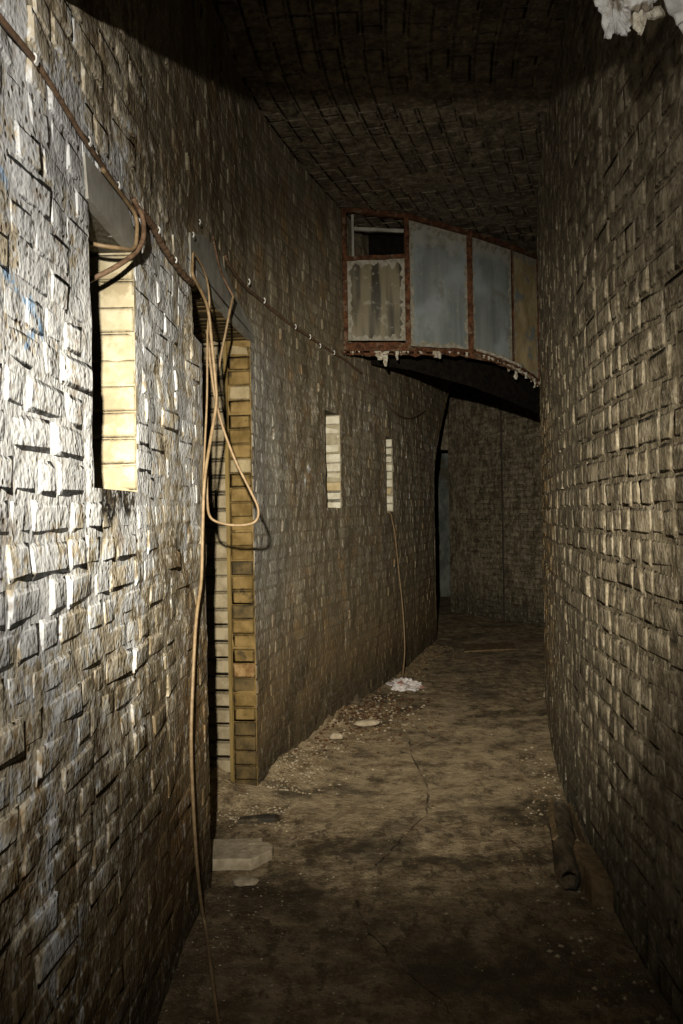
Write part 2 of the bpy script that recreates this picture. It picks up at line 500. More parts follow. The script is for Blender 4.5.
# ------------------------------------------------------------------ bricks
def brick_geo(w, h, rnd, proud=.008, depth=.03, lump=.003, nx=3, nz=3, edge=.007, sink=0.0):
    """front face of a worn brick: x = width, y = outwards, z = height; centred on the origin"""
    vs, fs = [], []
    base = proud * rnd.uniform(.3, 1.3)
    sunk = rnd.random() < sink      # joints flushed over: the brick swells out of the mortar without a ledge
    tx, tz = rnd.uniform(-.6, .6) * proud, rnd.uniform(-.6, .6) * proud
    for j in range(nz + 1):
        for i in range(nx + 1):
            a, b = i / nx - .5, j / nz - .5
            rim = i in (0, nx) or j in (0, nz)
            x, z = a * (w - 2 * edge * .4), b * (h - 2 * edge * .4)
            y = base + tx * a * 2 + tz * b * 2 + rnd.uniform(-lump, lump)
            if rim:
                y = -.0014 + rnd.uniform(-.0008, .0008) if sunk else y - edge * rnd.uniform(.4, 1.1)
                x += rnd.uniform(-.0045, .0045) * min(1, edge / .002 - .5)
                z += rnd.uniform(-.0045, .0045) * min(1, edge / .002 - .5)
            else:
                x = math.copysign(w / 2 - .011 - rnd.uniform(0, .004), x)
                z = math.copysign(h / 2 - .010 - rnd.uniform(0, .004), z)
                if sunk:
                    y += proud * .3
            vs.append(Vector((x, y, z)))
    W = nx + 1
    for j in range(nz):
        for i in range(nx):
            k = j * W + i
            fs.append((k, k + W, k + W + 1, k + 1))
    ring = [i for i in range(W)] + [j * W + nx for j in range(1, nz + 1)] + [nz * W + i for i in range(nx - 1, -1, -1)] + [j * W for j in range(nz - 1, 0, -1)]
    b0 = len(vs)
    for k in ring:
        v = vs[k]
        vs.append(Vector((v.x * 1.0, -depth, v.z * 1.0)))
    R = len(ring)
    for q in range(R):
        fs.append((ring[q], ring[(q + 1) % R], b0 + (q + 1) % R, b0 + q))
    return vs, fs

def frame(p, x, y):
    x, y = x.normalized(), y.normalized()
    z = x.cross(y)
    m = Matrix((x, y, z)).transposed().to_4x4()
    m.translation = p
    return m

VAR = {}
def variant(style, wide, i):
    """shared unit bricks (1 x 1 on their face), scaled by the object"""
    key = (style, wide, i)
    if key not in VAR:
        r = random.Random(hash(key) % 100000 if False else (i * 7 + (3 if wide else 0) + STYLES[style][0]))
        w = .21 if wide else .1
        h = STYLES[style][3]
        vs, fs = brick_geo(w, h, r, STYLES[style][1], .03, STYLES[style][2], edge=STYLES[style][4], sink=STYLES[style][5])
        me = bpy.data.meshes.new('brick')
        me.from_pydata([(v.x / w, v.y, v.z / h) for v in vs], [], fs)
        me.polygons.foreach_set('use_smooth', [k < 9 for k in range(len(fs))])
        VAR[key] = me
    return VAR[key]
STYLES = {'wash': (100, .0016, .0015, .072, .0022, .93), 'rough': (200, .0046, .0022, .09, .0032, .7), 'neat': (300, .0014, .0005, .07, .0008, 0),
          'flat': (400, .0012, .0008, .07, .0014, .5)}
MESHCACHE = {}
GAP = {'wash': .008, 'rough': .008, 'neat': .003, 'flat': .006}

def camera_px(p):
    q = Vector(p) - Vector((0, 0, EYE))
    a = math.radians(1.0)
    if q.y < .2: return None
    rx = q.x * math.cos(a) - q.z * math.sin(a)
    rz = q.x * math.sin(a) + q.z * math.cos(a)
    return 341.5 + F_PX * rx / q.y, 512 - F_PX * rz / q.y

def lay(wall, bricks, limit, stuff_mat):
    """bricks: (matrix, w, h, style, material, priority). The ones that show largest are parts, the rest one stuff part."""
    sc = []
    for i, b in enumerate(bricks):
        m, w, h = b[0], b[1], b[2]
        p = m.translation
        c = camera_px(p)
        area = 0
        if c and -30 < c[0] < 713 and -30 < c[1] < 1054:
            v = (p - Vector((0, 0, EYE)))
            nrm = m.col[1].to_3d()
            cosv = -v.normalized().dot(nrm)
            if cosv > 0:
                area = w * h * cosv / v.length_squared
        if b[5]: area += 100
        sc.append((area, i))
    sc.sort(reverse=True)
    single = {i for a, i in sc[:limit] if a > 0}
    rest = {}
    for i, (m, w, h, style, mat, pr) in enumerate(bricks):
        if i in single:
            me0 = variant(style, w > .15, i % 16)
            key = (me0.name, mat.name)
            if key not in MESHCACHE:
                me = me0.copy()
                me.name = 'brick'
                me.materials.append(mat)
                MESHCACHE[key] = me
            o = bpy.data.objects.new('brick', MESHCACHE[key])
            COL.objects.link(o)
            o.parent = wall
            s = Matrix.Diagonal((w, 1, h, 1))
            o.matrix_local = m @ s
        else:
            mb = rest.setdefault(mat.name, (MB(), mat))[0]
            vs, fs = brick_geo(w, h, random.Random(i), STYLES[style][1], .03, STYLES[style][2], edge=STYLES[style][4], sink=STYLES[style][5])
            mb.add([m @ v for v in vs], fs)
    for nm, (mb, mat) in rest.items():
        o = mb.build('brickwork', mat, wall)
        o['kind'] = 'stuff'

def courses(path, u0, u1, z0, z1, ch, style, mat, rnd, holes=(), uend=None, header=.45):
    """flemish-ish bond over a wall with rectangular holes (ua, ub, za, zb)"""
    out = []
    nrow = int((z1 - z0) / ch)
    for r in range(nrow):
        za, zb = z0 + r * ch, z0 + (r + 1) * ch
        zc = (za + zb) / 2
        ue = uend(zc) if uend else u1
        spans = [(u0, ue)]
        for (ha, hb, hza, hzb) in holes:
            if zc > hza and zc < hzb:
                ns = []
                for (a, b) in spans:
                    if hb <= a or ha >= b: ns.append((a, b)); continue
                    if ha > a: ns.append((a, ha))
                    if hb < b: ns.append((hb, b))
                spans = ns
        for (a, b) in spans:
            u = a
            first = True
            while u < b - .01:
                w = (.112 if rnd.random() < header else .218) * rnd.uniform(.93, 1.07)
                if first: w *= rnd.uniform(.55, 1.0)
                first = False
                if u + w > b - .05: w = b - u
                if w > .3: w /= 2
                c = u + w / 2
                p, t, n = path.at(c)
                x = -t if path.side > 0 else t
                jz = rnd.uniform(-.004, .004)
                l0, e = lump(path, c, zc), .03
                gu = (lump(path, c + e, zc) - lump(path, c - e, zc)) / (2 * e)
                gz = (lump(path, c, zc + e) - lump(path, c, zc - e)) / (2 * e)
                nn = (n - t * gu - Vector((0, 0, 1)) * gz).normalized()
                xx = (x - nn * x.dot(nn)).normalized()
                xx = Matrix.Rotation(rnd.uniform(-.02, .02), 3, nn) @ xx
                m = frame(Vector((p.x, p.y, zc + jz)) + n * l0, xx, nn)
                out.append([m, max(.02, w - GAP[style]), ch - GAP[style] - rnd.uniform(0, .003), style, mat, False])
                u += w
    return out

SHEET_D = -.0003
def lump(path, u, z):
    s = 0 if path.side > 0 else 50
    k = .6 if path.side < 0 else 1.0
    return k * (.010 * mnoise.noise(Vector((u * 3.1 + s, z * 3.1, 1))) + .008 * mnoise.noise(Vector((u * 8 + s, z * 8, 2))))
def wall_sheet(name, path, u0, u1, z0, z1, mat, holes=(), uend=None, step=.07, rough=.004, seed=0):
    """mortar face behind the bricks, lumpy, with real openings"""
    rnd = random.Random(seed)
    us, zs = {u0, u1}, {z0, z1}
    k = u0
    while k < u1: us.add(round(k, 4)); k += step
    k = z0
    while k < z1: zs.add(round(k, 4)); k += step
    hard_u, hard_z = set(), set()
    for (a, b, c, d) in holes:
        hard_u |= {a, b}; hard_z |= {c, d}
    us = sorted([u for u in us if all(abs(u - h) > .02 for h in hard_u)] + list(hard_u))
    zs = sorted([z for z in zs if all(abs(z - h) > .02 for h in hard_z)] + list(hard_z))
    zs = [z for z in zs if z0 <= z <= z1]
    vs, fs = [], []
    for z in zs:
        for u in us:
            uu = u
            if uend and u > u1 - .6:
                uu = u + (uend(z) - u1) * (u - (u1 - .6)) / .6
            d = rough * mnoise.noise(Vector((u * 6, z * 9, seed))) * 1.6 + SHEET_D
            vs.append(path.pt(uu, z, d + lump(path, uu, z)))
    W = len(us)
    for j in range(len(zs) - 1):
        for i in range(W - 1):
            uc, zc = (us[i] + us[i + 1]) / 2, (zs[j] + zs[j + 1]) / 2
            if any(a < uc < b and c < zc < d for (a, b, c, d) in holes): continue
            k = j * W + i
            fs.append((k, k + 1, k + 1 + W, k + W) if path.side < 0 else (k, k + W, k + 1 + W, k + 1))
    return put(name, vs, fs, mat, None, True)

# ------------------------------------------------------------------ left wall
TOP = 4.0
UL = LEFT.u_of_y
S1 = (UL(2.013), UL(2.425), 1.67, 2.378)
S2 = (UL(6.085), UL(6.415), 1.615, 2.36)
S3 = (UL(7.60), UL(7.83), 1.595, 2.29)
DA = (UL(3.50), UL(4.655), -.05, 2.585)
DB = (UL(3.29), UL(3.50), 2.325, 2.55)
HOLES_L = [S1, S2, S3, DA, DB]
UEND = LEFT.L[-1]
def left_end(z):
    return UEND + (1.3 * ((z - 2.0) / 1.2) ** 1.4 if z > 2.0 else 0.0)

wall_left = wall_sheet('wall_left', LEFT, 0.0, UEND, -.05, 4.05, M['wash_mortar'], HOLES_L, left_end, .035, .0012, 3)
tag(wall_left, 'limewashed brick wall curving away on the left, with three slits and a doorway', 'wall', None, 'structure')
bricks = courses(LEFT, .9, UEND, 0.0, 4.02, .082, 'wash', M['wash'], random.Random(5), HOLES_L, left_end, .72)

def jamb(path, u, z0, z1, d0, d1, ch, mats, rnd, recess=0.0, style='neat'):
    """bricks of the far reveal of an opening, facing back towards the viewer"""
    out = []
    p, t, n = path.at(u)
    rows = max(1, round((z1 - z0) / ch))
    ch = (z1 - z0) / rows
    for r in range(rows):
        zc = z0 + (r + .5) * ch
        m0 = mats(zc) if callable(mats) else mats
        dd = (d0 + d1) / 2
        q = Vector((p.x, p.y, zc)) - n * dd + t * recess
        jit = rnd.uniform(-.0015, .0015)
        m = frame(q - t * jit, -n if path.side > 0 else n, -t)
        out.append([m, (d1 - d0) - .002, ch - .002, style, m0, True])
    return out
rj = random.Random(8)
def slit1_mat(z):
    return M['cream']
bricks += jamb(LEFT, S1[1], S1[2] + .004, S1[3] - .004, .0, .22, .0755, slit1_mat, rj)
def slit2_mat(z):
    return M['tan_wash'] if 1.74 < z < 1.83 else M['cream_wash']
bricks += jamb(LEFT, S2[1], S2[2], S2[3], .0, .22, .075, slit2_mat, rj)
bricks += jamb(LEFT, S3[1], S3[2], S3[3], .0, .22, .075, slit2_mat, rj)
def door_mat(z):
    if z > 2.47: return M['ochre_light']
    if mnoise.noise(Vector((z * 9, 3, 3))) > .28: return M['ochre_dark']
    if 2.24 < z < 2.36: return M['ochre_light']
    if 1.84 < z < 1.93 or 1.25 < z < 1.33: return M['ochre_light']
    if .70 < z < .78: return M['orange_brick']
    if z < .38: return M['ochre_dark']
    return M['ochre']
bricks += jamb(LEFT, DA[1], .0, 2.58, .004, .135, .083, door_mat, rj)
bricks += jamb(LEFT, DA[1], .0, 2.58, .16, .42, .095, M['pale_yellow'], rj, .05)
lay(wall_left, bricks, 300, M['wash'])

# linings of the openings (near jambs, soffits, sills and the blind backs)
def lining(hole, depth, name, mat, back=True, matback=None):
    ua, ub, za, zb = hole
    mb = MB()
    a0, a1 = LEFT.pt(ua, 0, 0), LEFT.pt(ua, 0, -depth)
    b0, b1 = LEFT.pt(ub, 0, 0), LEFT.pt(ub, 0, -depth)
    e = .03
    tb = LEFT.at(ub)[1] * e
    def V(p, z, o=None):
        return Vector((p.x, p.y, z)) + (o or Vector((0, 0, 0)))
    mb.quad(V(a0, za), V(a1, za), V(a1, zb), V(a0, zb))                                   # near jamb
    t2 = tb * .01
    jm = MB()
    jm.quad(V(b0, zb, t2), V(b1, zb, t2), V(b1, za, t2), V(b0, za, t2))                   # joints between the far jamb bricks
    jm.build('jamb_mortar', M['cream'], wall_left)
    mb.quad(V(a0, zb), V(a1, zb), V(b1, zb, tb), V(b0, zb, tb))                           # soffit
    mb.quad(V(a0, za), V(b0, za, tb), V(b1, za, tb), V(a1, za))                           # sill
    if back:
        mb.quad(V(a1, za), V(b1, za, tb), V(b1, zb, tb), V(a1, zb))
    return mb.build(name, mat, wall_left)
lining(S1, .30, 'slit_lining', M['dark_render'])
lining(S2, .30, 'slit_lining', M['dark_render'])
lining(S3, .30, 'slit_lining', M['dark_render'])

# doorway: lining, soffit bricks, timber edge and a closed dark cell behind
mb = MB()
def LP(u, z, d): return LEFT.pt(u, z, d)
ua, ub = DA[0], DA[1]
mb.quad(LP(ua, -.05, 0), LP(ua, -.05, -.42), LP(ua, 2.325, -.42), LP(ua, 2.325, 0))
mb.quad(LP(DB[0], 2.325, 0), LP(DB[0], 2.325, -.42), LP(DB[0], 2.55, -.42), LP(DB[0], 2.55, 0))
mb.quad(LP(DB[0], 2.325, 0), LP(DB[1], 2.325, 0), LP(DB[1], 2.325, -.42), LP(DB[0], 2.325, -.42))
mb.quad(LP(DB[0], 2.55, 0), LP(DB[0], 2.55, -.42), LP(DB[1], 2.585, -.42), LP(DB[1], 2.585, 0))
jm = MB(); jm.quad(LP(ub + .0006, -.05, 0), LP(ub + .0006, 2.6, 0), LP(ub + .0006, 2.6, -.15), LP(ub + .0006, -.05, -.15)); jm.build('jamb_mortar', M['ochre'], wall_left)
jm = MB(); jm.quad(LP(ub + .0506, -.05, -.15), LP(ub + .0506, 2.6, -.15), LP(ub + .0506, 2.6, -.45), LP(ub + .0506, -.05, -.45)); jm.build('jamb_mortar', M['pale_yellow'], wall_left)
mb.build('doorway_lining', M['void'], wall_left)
sof = []
k = ua + .0
rs = random.Random(3)
while k < ub - .04:
    w = .078
    for d0, d1 in ((.0, .21), (.22, .42)):
        p, t, n = LEFT.at(k + w / 2)
        q = Vector((p.x, p.y, 2.59)) - n * (d0 + d1) / 2
        # x along the wall depth, outward = down
        m = frame(q, n, Vector((0, 0, -1)))
        b = brick_geo(d1 - d0, w - .008, rs, .005, .03, .0015)
        sof.append((m, b))
    k += w
mb = MB()
for m, (vs, fs) in sof:
    mb.add([m @ v for v in vs], fs)
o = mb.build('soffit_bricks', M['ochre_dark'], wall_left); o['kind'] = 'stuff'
mb = MB()
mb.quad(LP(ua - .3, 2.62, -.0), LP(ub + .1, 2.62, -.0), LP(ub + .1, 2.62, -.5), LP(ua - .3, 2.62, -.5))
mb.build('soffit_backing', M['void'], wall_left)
mb = MB()
pts = [LP(ub + .015, z, -.147) for z in (-.02, .8, 1.7, 2.58)]
for a, b in zip(pts, pts[1:]):
    mb.bar(a, b, .020, .05, up=LEFT.at(ub)[1], jit=.0015)
mb.build('door_post', M['frame_paint'], wall_left)
# cell behind the doorway
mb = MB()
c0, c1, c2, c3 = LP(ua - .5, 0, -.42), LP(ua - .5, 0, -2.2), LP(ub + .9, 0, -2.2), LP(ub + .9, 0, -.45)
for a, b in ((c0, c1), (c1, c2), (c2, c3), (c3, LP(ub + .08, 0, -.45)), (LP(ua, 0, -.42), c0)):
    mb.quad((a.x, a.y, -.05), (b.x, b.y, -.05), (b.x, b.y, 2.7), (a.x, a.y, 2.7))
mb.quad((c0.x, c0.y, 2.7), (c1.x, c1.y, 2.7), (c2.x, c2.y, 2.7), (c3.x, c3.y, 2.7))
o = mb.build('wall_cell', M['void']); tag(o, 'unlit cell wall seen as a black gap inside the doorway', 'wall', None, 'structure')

# cement faces of the lintels
def plate(name, pts, mat, parent, thick=.02, wob=.0015, label=None):
    """thin slab: outline points (u, z) on the left wall, standing proud of it"""
    n = len(pts)
    fr = [LEFT.pt(u, z, .007 + lump(LEFT, u, z) * .5 + RND.uniform(-wob, wob)) for u, z in pts]
    bk = [LEFT.pt(u, z, -thick) for u, z in pts]
    fs = [tuple(range(n)), tuple(reversed(range(n, 2 * n)))]
    for i in range(n):
        j = (i + 1) % n
        fs.append((i, i + n, j + n, j))
    o = put(name, fr + bk, fs, mat, parent)
    if label: o['label'] = label
    return o
plate('lintel', [(UL(1.975), 2.478), (UL(2.345), 2.484), (UL(2.44), 2.43), (UL(2.44), 2.378), (UL(2.0), 2.375)], M['render'], wall_left, label='smooth grey cement lintel over the nearest slit')
plate('lintel', [(UL(3.30), 2.735), (UL(3.55), 2.81), (UL(3.85), 2.84), (UL(4.25), 2.755), (UL(4.70), 2.65), (UL(4.72), 2.58), (UL(3.92), 2.585), (UL(3.29), 2.555)], M['render'], wall_left, label='smooth grey cement lintel over the doorway')
# return of the wall's far end
mb = MB()
z = 0.0
while z < 4.0:
    a, b = left_end(z), left_end(z + .2)
    mb.quad(LP(a, z - .01, .0), LP(a, z - .01, -.6), LP(b, z + .2, -.6), LP(b, z + .2, 0))
    z += .2
mb.build('wall_return', M['wash_mortar'], wall_left)

# ------------------------------------------------------------------ right wall
UR = RIGHT.u_of_y
UREND = RIGHT.L[-1]
wall_right = wall_sheet('wall_right', RIGHT, 0.0, UREND, -.05, 4.05, M['brown_mortar'], (), None, .05, .002, 9)
tag(wall_right, 'grimy brown brick wall bulging along the right side of the passage', 'wall', None, 'structure')
bricks = courses(RIGHT, UR(1.2), UR(9.3), 0.0, 4.02, .1, 'rough', M['brown'], random.Random(21), header=.6)
lay(wall_right, bricks, 300, M['brown'])

# ------------------------------------------------------------------ ceiling
def ceil_z(x, y):
    s = min(1, max(0, (x + .6) / 1.9))
    return 4.02 - .05 * s
pts_l = [LEFT.pt(u, 0, -.1) for u in [i * .25 for i in range(int(UEND / .25))]]
vs, fs = [], []
NY, NX = 120, 10
for j in range(NY + 1):
    y = -1 + 16.5 * j / NY
    for i in range(NX + 1):
        x = -1.2 + 6.2 * i / NX
        vs.append((x, y, ceil_z(x, y) + .004 * mnoise.noise(Vector((x * 5, y * 5, 2)))))
for j in range(NY):
    for i in range(NX):
        k = j * (NX + 1) + i
        fs.append((k, k + NX + 1, k + NX + 2, k + 1))
ceiling = put('ceiling', vs, fs, M['vault_mortar'])
tag(ceiling, 'dark brick ceiling of the passage, lit only above the glazed screen', 'ceiling', None, 'structure')
cb = []
rc = random.Random(31)
# courses run along the passage, following its curve
rows = 15
for r in range(rows):
    off = .06 + r * .115
    u = UL(2.2)
    while u < UL(7.6):
        w = .222 * rc.uniform(.94, 1.06) if rc.random() < .7 else .112
        p, t, n = LEFT.at(u + w / 2)
        q = Vector((p.x, p.y, 0)) + n * off
        ww = w * (1 - off * .06)
        q.z = ceil_z(q.x, q.y) + rc.uniform(-.002, .002)
        if q.x < RIGHT.pt(UR(min(9, q.y)), 0).x + .1:
            m = frame(q, -t, Vector((0, 0, -1)))
            cb.append([m, ww - .007, .108, 'flat', M['vault'], False])
        u += w
lay(ceiling, cb, 300, M['vault'])

# ------------------------------------------------------------------ floor
vs, fs = [], []
def floor_h(x, y):
    h = .012 * mnoise.noise(Vector((x * 2.2, y * 2.2, 0))) + .006 * mnoise.noise(Vector((x * 7, y * 7, 3))) + .003 * mnoise.noise(Vector((x * 21, y * 21, 5)))
    if y > .3 and y < 10:
        p = LEFT.pt(UL(y), 0)
        d = x - p.x
        k = max(0, 1 - d / .5)
        amt = .035 + .06 * max(0, 1 - abs(y - 5.1) / .6) + .06 * max(0, 1 - abs(y - 6.2) / .9)
        if 3.45 < y < 4.5: amt = .0
        h += amt * k * k * (1 + .5 * mnoise.noise(Vector((x * 9, y * 9, 8))))
    return h
x0, x1, y0, y1 = -2.6, 4.6, -.8, 15.4
GX, GY = 120, 330
for j in range(GY + 1):
    y = y0 + (y1 - y0) * (j / GY) ** 1.5
    for i in range(GX + 1):
        x = x0 + (x1 - x0) * i / GX
        vs.append((x, y, floor_h(x, y)))
for j in range(GY):
    for i in range(GX):
        k = j * (GX + 1) + i
        fs.append((k, k + 1, k + GX + 2, k + GX + 1))
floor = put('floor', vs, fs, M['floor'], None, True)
tag(floor, 'worn dirty concrete floor with long cracks and damp patches', 'floor', None, 'structure')

# ------------------------------------------------------------------ far chamber
FARP = Path([(1.70, 12.95), (2.16, 12.0), (2.72, 10.95)], -1)
# travel away from the left edge; the face looks back down the passage
def far_build():
    a, b = Vector((1.70, 12.95, 0)), Vector((2.72, 10.95, 0))
    L = (b - a).length
    t = (b - a).normalized()
    n = Vector((t.y, -t.x, 0))
    if n.y > 0: n = -n
    x = t if t.cross(n).z > 0 else -t
    mb = MB()
    rr = random.Random(2)
    for r in range(50):
        z0, z1 = r * .08, r * .08 + .08
        e0 = .10 * max(0, (z0 - 2.6)) ** 1.4
        mb.quad(a + t * e0 + Vector((0, 0, z0)), b + Vector((0, 0, z0)), b + Vector((0, 0, z1)), a + t * e0 + Vector((0, 0, z1)))
    w = mb.build('wall_back', M['far_mortar'])
    tag(w, 'dim brick pier closing the view beyond the glazed screen', 'wall', None, 'structure')
    bs = []
    for r in range(49):
        z = .04 + r * .08
        u = .10 * max(0, (z - 2.6)) ** 1.4 - (.0 if r % 2 else .0)
        first = True
        while u < L - .03:
            ww = .225 * rr.uniform(.95, 1.05)
            if first and r % 2: ww *= .5
            first = False
            if u + ww > L - .06: ww = L - u
            q = a + t * (u + ww / 2)
            q.z = z + rr.uniform(-.003, .003)
            bs.append([frame(q, x, n), ww - .010, .071, 'wash', M['far'], False])
            u += ww
    # the pier's narrow left cheek
    lay(w, bs, 300, M['far'])
    mb = MB()
    mb.quad(a, a + Vector((.5, 1.6, 0)), a + Vector((.5, 1.6, 4)), a + Vector((0, 0, 4)))
    mb.quad(b, b + Vector((1.2, 1.2, 0)), b + Vector((1.2, 1.2, 4)), b + Vector((0, 0, 4)))
    mb.build('pier_cheek', M['far_mortar'], w)
    # thin vertical seam down the pier face
    mb = MB()
    c = a + t * (L * .60) + n * .006
    mb.bar(c + Vector((0, 0, 0)), c + Vector((0, 0, 3.6)), .02, .02)
    mb.build('seam', M['void'], w)
far_build()
def plain_wall(name, a, b, label, mat, z1=4.1):
    rr = random.Random(name)
    n = 30
    vs, fs = [], []
    for j in range(n + 1):
        for i in range(n + 1):
            p = Vector(a).lerp(Vector(b), i / n)
            q = mnoise.noise(Vector((i * .7, j * .7, len(name)))) * .015
            vs.append((p.x, p.y + q, -.05 + (z1 + .05) * j / n))
    for j in range(n):
        for i in range(n):
            k = j * (n + 1) + i
            fs.append((k, k + 1, k + n + 2, k + n + 1))
    o = put(name, vs, fs, mat)
    return tag(o, label, 'wall', None, 'structure')
M['grey_plaster'] = mottled('grey_damp_plaster', (.10, .11, .10), (.24, .25, .22), 5, .9, (1, 1, .5), spots=(.10, .09, .06), bump=.5)
plain_wall('wall_far', (-1.0, 15.2, 0), (4.4, 15.2, 0), 'grey damp wall glimpsed in the narrow gap left of the far pier', M['grey_plaster'])
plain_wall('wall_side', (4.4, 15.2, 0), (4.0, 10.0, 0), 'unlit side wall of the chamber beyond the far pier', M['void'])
plain_wall('wall_rear', (1.1, -.95, 0), (-.7, -.95, 0), 'brick end wall of the passage behind the viewer', M['brown_mortar'])
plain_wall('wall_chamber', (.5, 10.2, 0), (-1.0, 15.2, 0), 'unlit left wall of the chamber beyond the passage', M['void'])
# lintel across the narrow gap
mb = MB()
mb.bar((1.0, 13.4, 2.95), (2.2, 13.4, 2.95), .3, .75, jit=.01, seg=6)
o = mb.build('lintel', M['far_mortar']); tag(o, 'dark lintel across the narrow gap beside the far pier', 'lintel', None, 'structure')

# ------------------------------------------------------------------ glazed screen hung under the ceiling
V = [(.0585, 6.50, 2.884, 4.00), (.557, 6.55, 2.884, 3.955), (1.103, 6.85, 2.918, 3.915), (1.534, 7.20, 2.856, 3.90), (1.832, 7.50, 2.749, 3.90)]
screen = empty('glazed_screen', (.95, 6.7, 2.8), 'rusty iron-framed glazed screen hanging under the ceiling across the far passage', 'screen')
inv = Matrix.Translation((-.95, -6.7, -2.8))
def local(o):
    o.matrix_parent_inverse = Matrix.Identity(4)
    o.location = inv.translation
    return o
def part(mb, name, mat, label=None, parent=screen, off=True):
    o = mb.build(name, mat, parent)
    if off: local(o)
    if label: o['label'] = label
    return o
def pane(a, b, zb0, zb1, zt0, zt1, mat, label, inset=.02, edgew=.035, n=14, seed=1):
    """pane between verticals a and b (plan points) with bottom and top heights at either end; a crust of old putty on its rim"""
    rr = random.Random(seed)
    A, B = Vector((a[0], a[1], 0)), Vector((b[0], b[1], 0))
    t = (B - A).normalized()
    nrm = Vector((t.y, -t.x, 0))
    if nrm.y > 0: nrm = -nrm
    L = (B - A).length
    def P(s, k, d=0):
        p = A + t * (inset + s * (L - 2 * inset)) + nrm * d
        zb = zb0 + (zb1 - zb0) * s; zt = zt0 + (zt1 - zt0) * s
        return Vector((p.x, p.y, zb + (zt - zb) * k))
    vs = []
    for d in (0.0, -.006):
        for j in range(n + 1):
            for i in range(n + 1):
                vs.append(P(i / n, j / n, d + .0015 * mnoise.noise(Vector((i * .4, j * .4, seed)))))
    fs = []
    W = n + 1
    o2 = W * W
    for j in range(n):
        for i in range(n):
            k = j * W + i
            fs.append((k, k + 1, k + W + 1, k + W))
            fs.append((o2 + k, o2 + k + W, o2 + k + W + 1, o2 + k + 1))
    o = local(put('pane', vs, fs, mat, screen, True))
    o['label'] = label
    # putty rim with a ragged inner edge
    vs, fs = [], []
    def ring(fn, m):
        base = len(vs)
        for q in range(m + 1):
            o_, i_ = fn(q / m, edgew * rr.uniform(.35, 1.5))
            vs.append(o_); vs.append(i_)
        for q in range(m):
            k = base + q * 2
            fs.append((k, k + 2, k + 3, k + 1))
    hz = min(zt0 - zb0, zt1 - zb1)
    ring(lambda s, e: (P(s, 0, .004), P(s, e / hz, .003)), 22)
    ring(lambda s, e: (P(s, 1, .004), P(s, 1 - 1.6 * e / hz, .003)), 22)
    ring(lambda s, e: (P(0, s, .004), P(e / L, s, .003)), 30)
    ring(lambda s, e: (P(1, s, .004), P(1 - e / L, s, .003)), 30)
    r = put('putty', vs, fs, M['edge_paint'], o)
    return o
zm = 3.60
pane(V[0], V[1], V[0][2] + .075, V[1][2] + .075, zm - .01, zm - .01 + .03, M['pane_streak'], 'streaked brown glass pane, lower left', seed=1)
pane(V[1], V[2], V[1][2] + .035, V[2][2] + .02, V[1][3] - .03, V[2][3] - .03, M['pane_grey'], 'dusty grey-blue glass pane in the middle', seed=2)
pane(V[2], V[3], V[2][2] + .02, V[3][2] + .02, V[2][3] - .03, V[3][3] - .03, M['pane_grey'], 'dusty dark grey glass pane, right', seed=3)
pane(V[3], V[4], V[3][2] + .02, V[4][2] + .02, V[3][3] - .03, V[4][3] - .03, M['pane_ochre'], 'pane with flaking cream paint at the right end', inset=.005, seed=4)
for i, (x, y, zb, zt) in enumerate(V):
    mb = MB()
    w = (.035, .04, .045, .012, .03)[i]
    mb.bar((x, y - .01, zb - .01), (x, y - .01, zt), w, .03, up=(0, 1, 0), jit=.003, seg=16)
    part(mb, 'mullion', M['rust'])
mb = MB()
for a, b in zip(V, V[1:]):
    mb.bar((a[0], a[1] - .01, a[3] - .005), (b[0], b[1] - .01, b[3] - .005), .035, .04, jit=.004, seg=12)
part(mb, 'top_rail', M['rust'])
mb = MB()
for k, (a, b) in enumerate(zip(V, V[1:])):
    h = .065 if k == 0 else .035
    mb.bar((a[0], a[1] - .015, a[2] + .02 * (k == 0)), (b[0], b[1] - .015, b[2] + .02 * (k == 0)), .045, h, jit=.005, seg=12)
part(mb, 'bottom_rail', M['rust'])
mb = MB()
mb.bar((V[0][0], V[0][1] - .01, zm), (V[1][0], V[1][1] - .01, zm + .03), .035, .03, jit=.004, seg=8)
part(mb, 'transom', M['rust'])
mb = MB()   # sash still standing inside the empty upper light
mb.bar((V[0][0] + .07, V[0][1] + .05, zm + .02), (V[0][0] + .07, V[0][1] + .05, 3.97), .02, .02, up=(0, 1, 0), jit=.002, seg=4)
mb.bar((V[0][0] + .07, V[0][1] + .05, 3.86), (V[1][0] - .02, V[1][1] + .05, 3.85), .03, .025, jit=.003, seg=6)
part(mb, 'inner_sash', M['render'], 'grey inner sash bar in the empty upper light')
# thin rusted ledge under the screen and an added black sheet for the shade behind it
vs, fs = [], []
ledge = catmull([(x, y, z) for x, y, z, _ in V], 10)
rl = random.Random(77)
for p in ledge:
    vs.append((p.x, p.y - .05 + rl.uniform(-.012, .012), p.z - .035 + rl.uniform(-.008, .004)))
    vs.append((p.x, p.y + .02, p.z - .018))
    vs.append((p.x, p.y + .02, p.z - .03))
    vs.append((p.x, p.y - .05 + rl.uniform(-.012, .012), p.z - .05 + rl.uniform(-.014, .004)))
for i in range(len(ledge) - 1):
    k = i * 4
    for q in range(4):
        fs.append((k + q, k + (q + 1) % 4, k + 4 + (q + 1) % 4, k + 4 + q))
local(put('ledge', vs, fs, M['rust'], screen))
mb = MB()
B = [(.27, 7.0, 2.86), (.62, 7.1, 2.82), (1.20, 7.4, 2.71), (1.66, 7.75, 2.60), (2.05, 8.1, 2.50)]
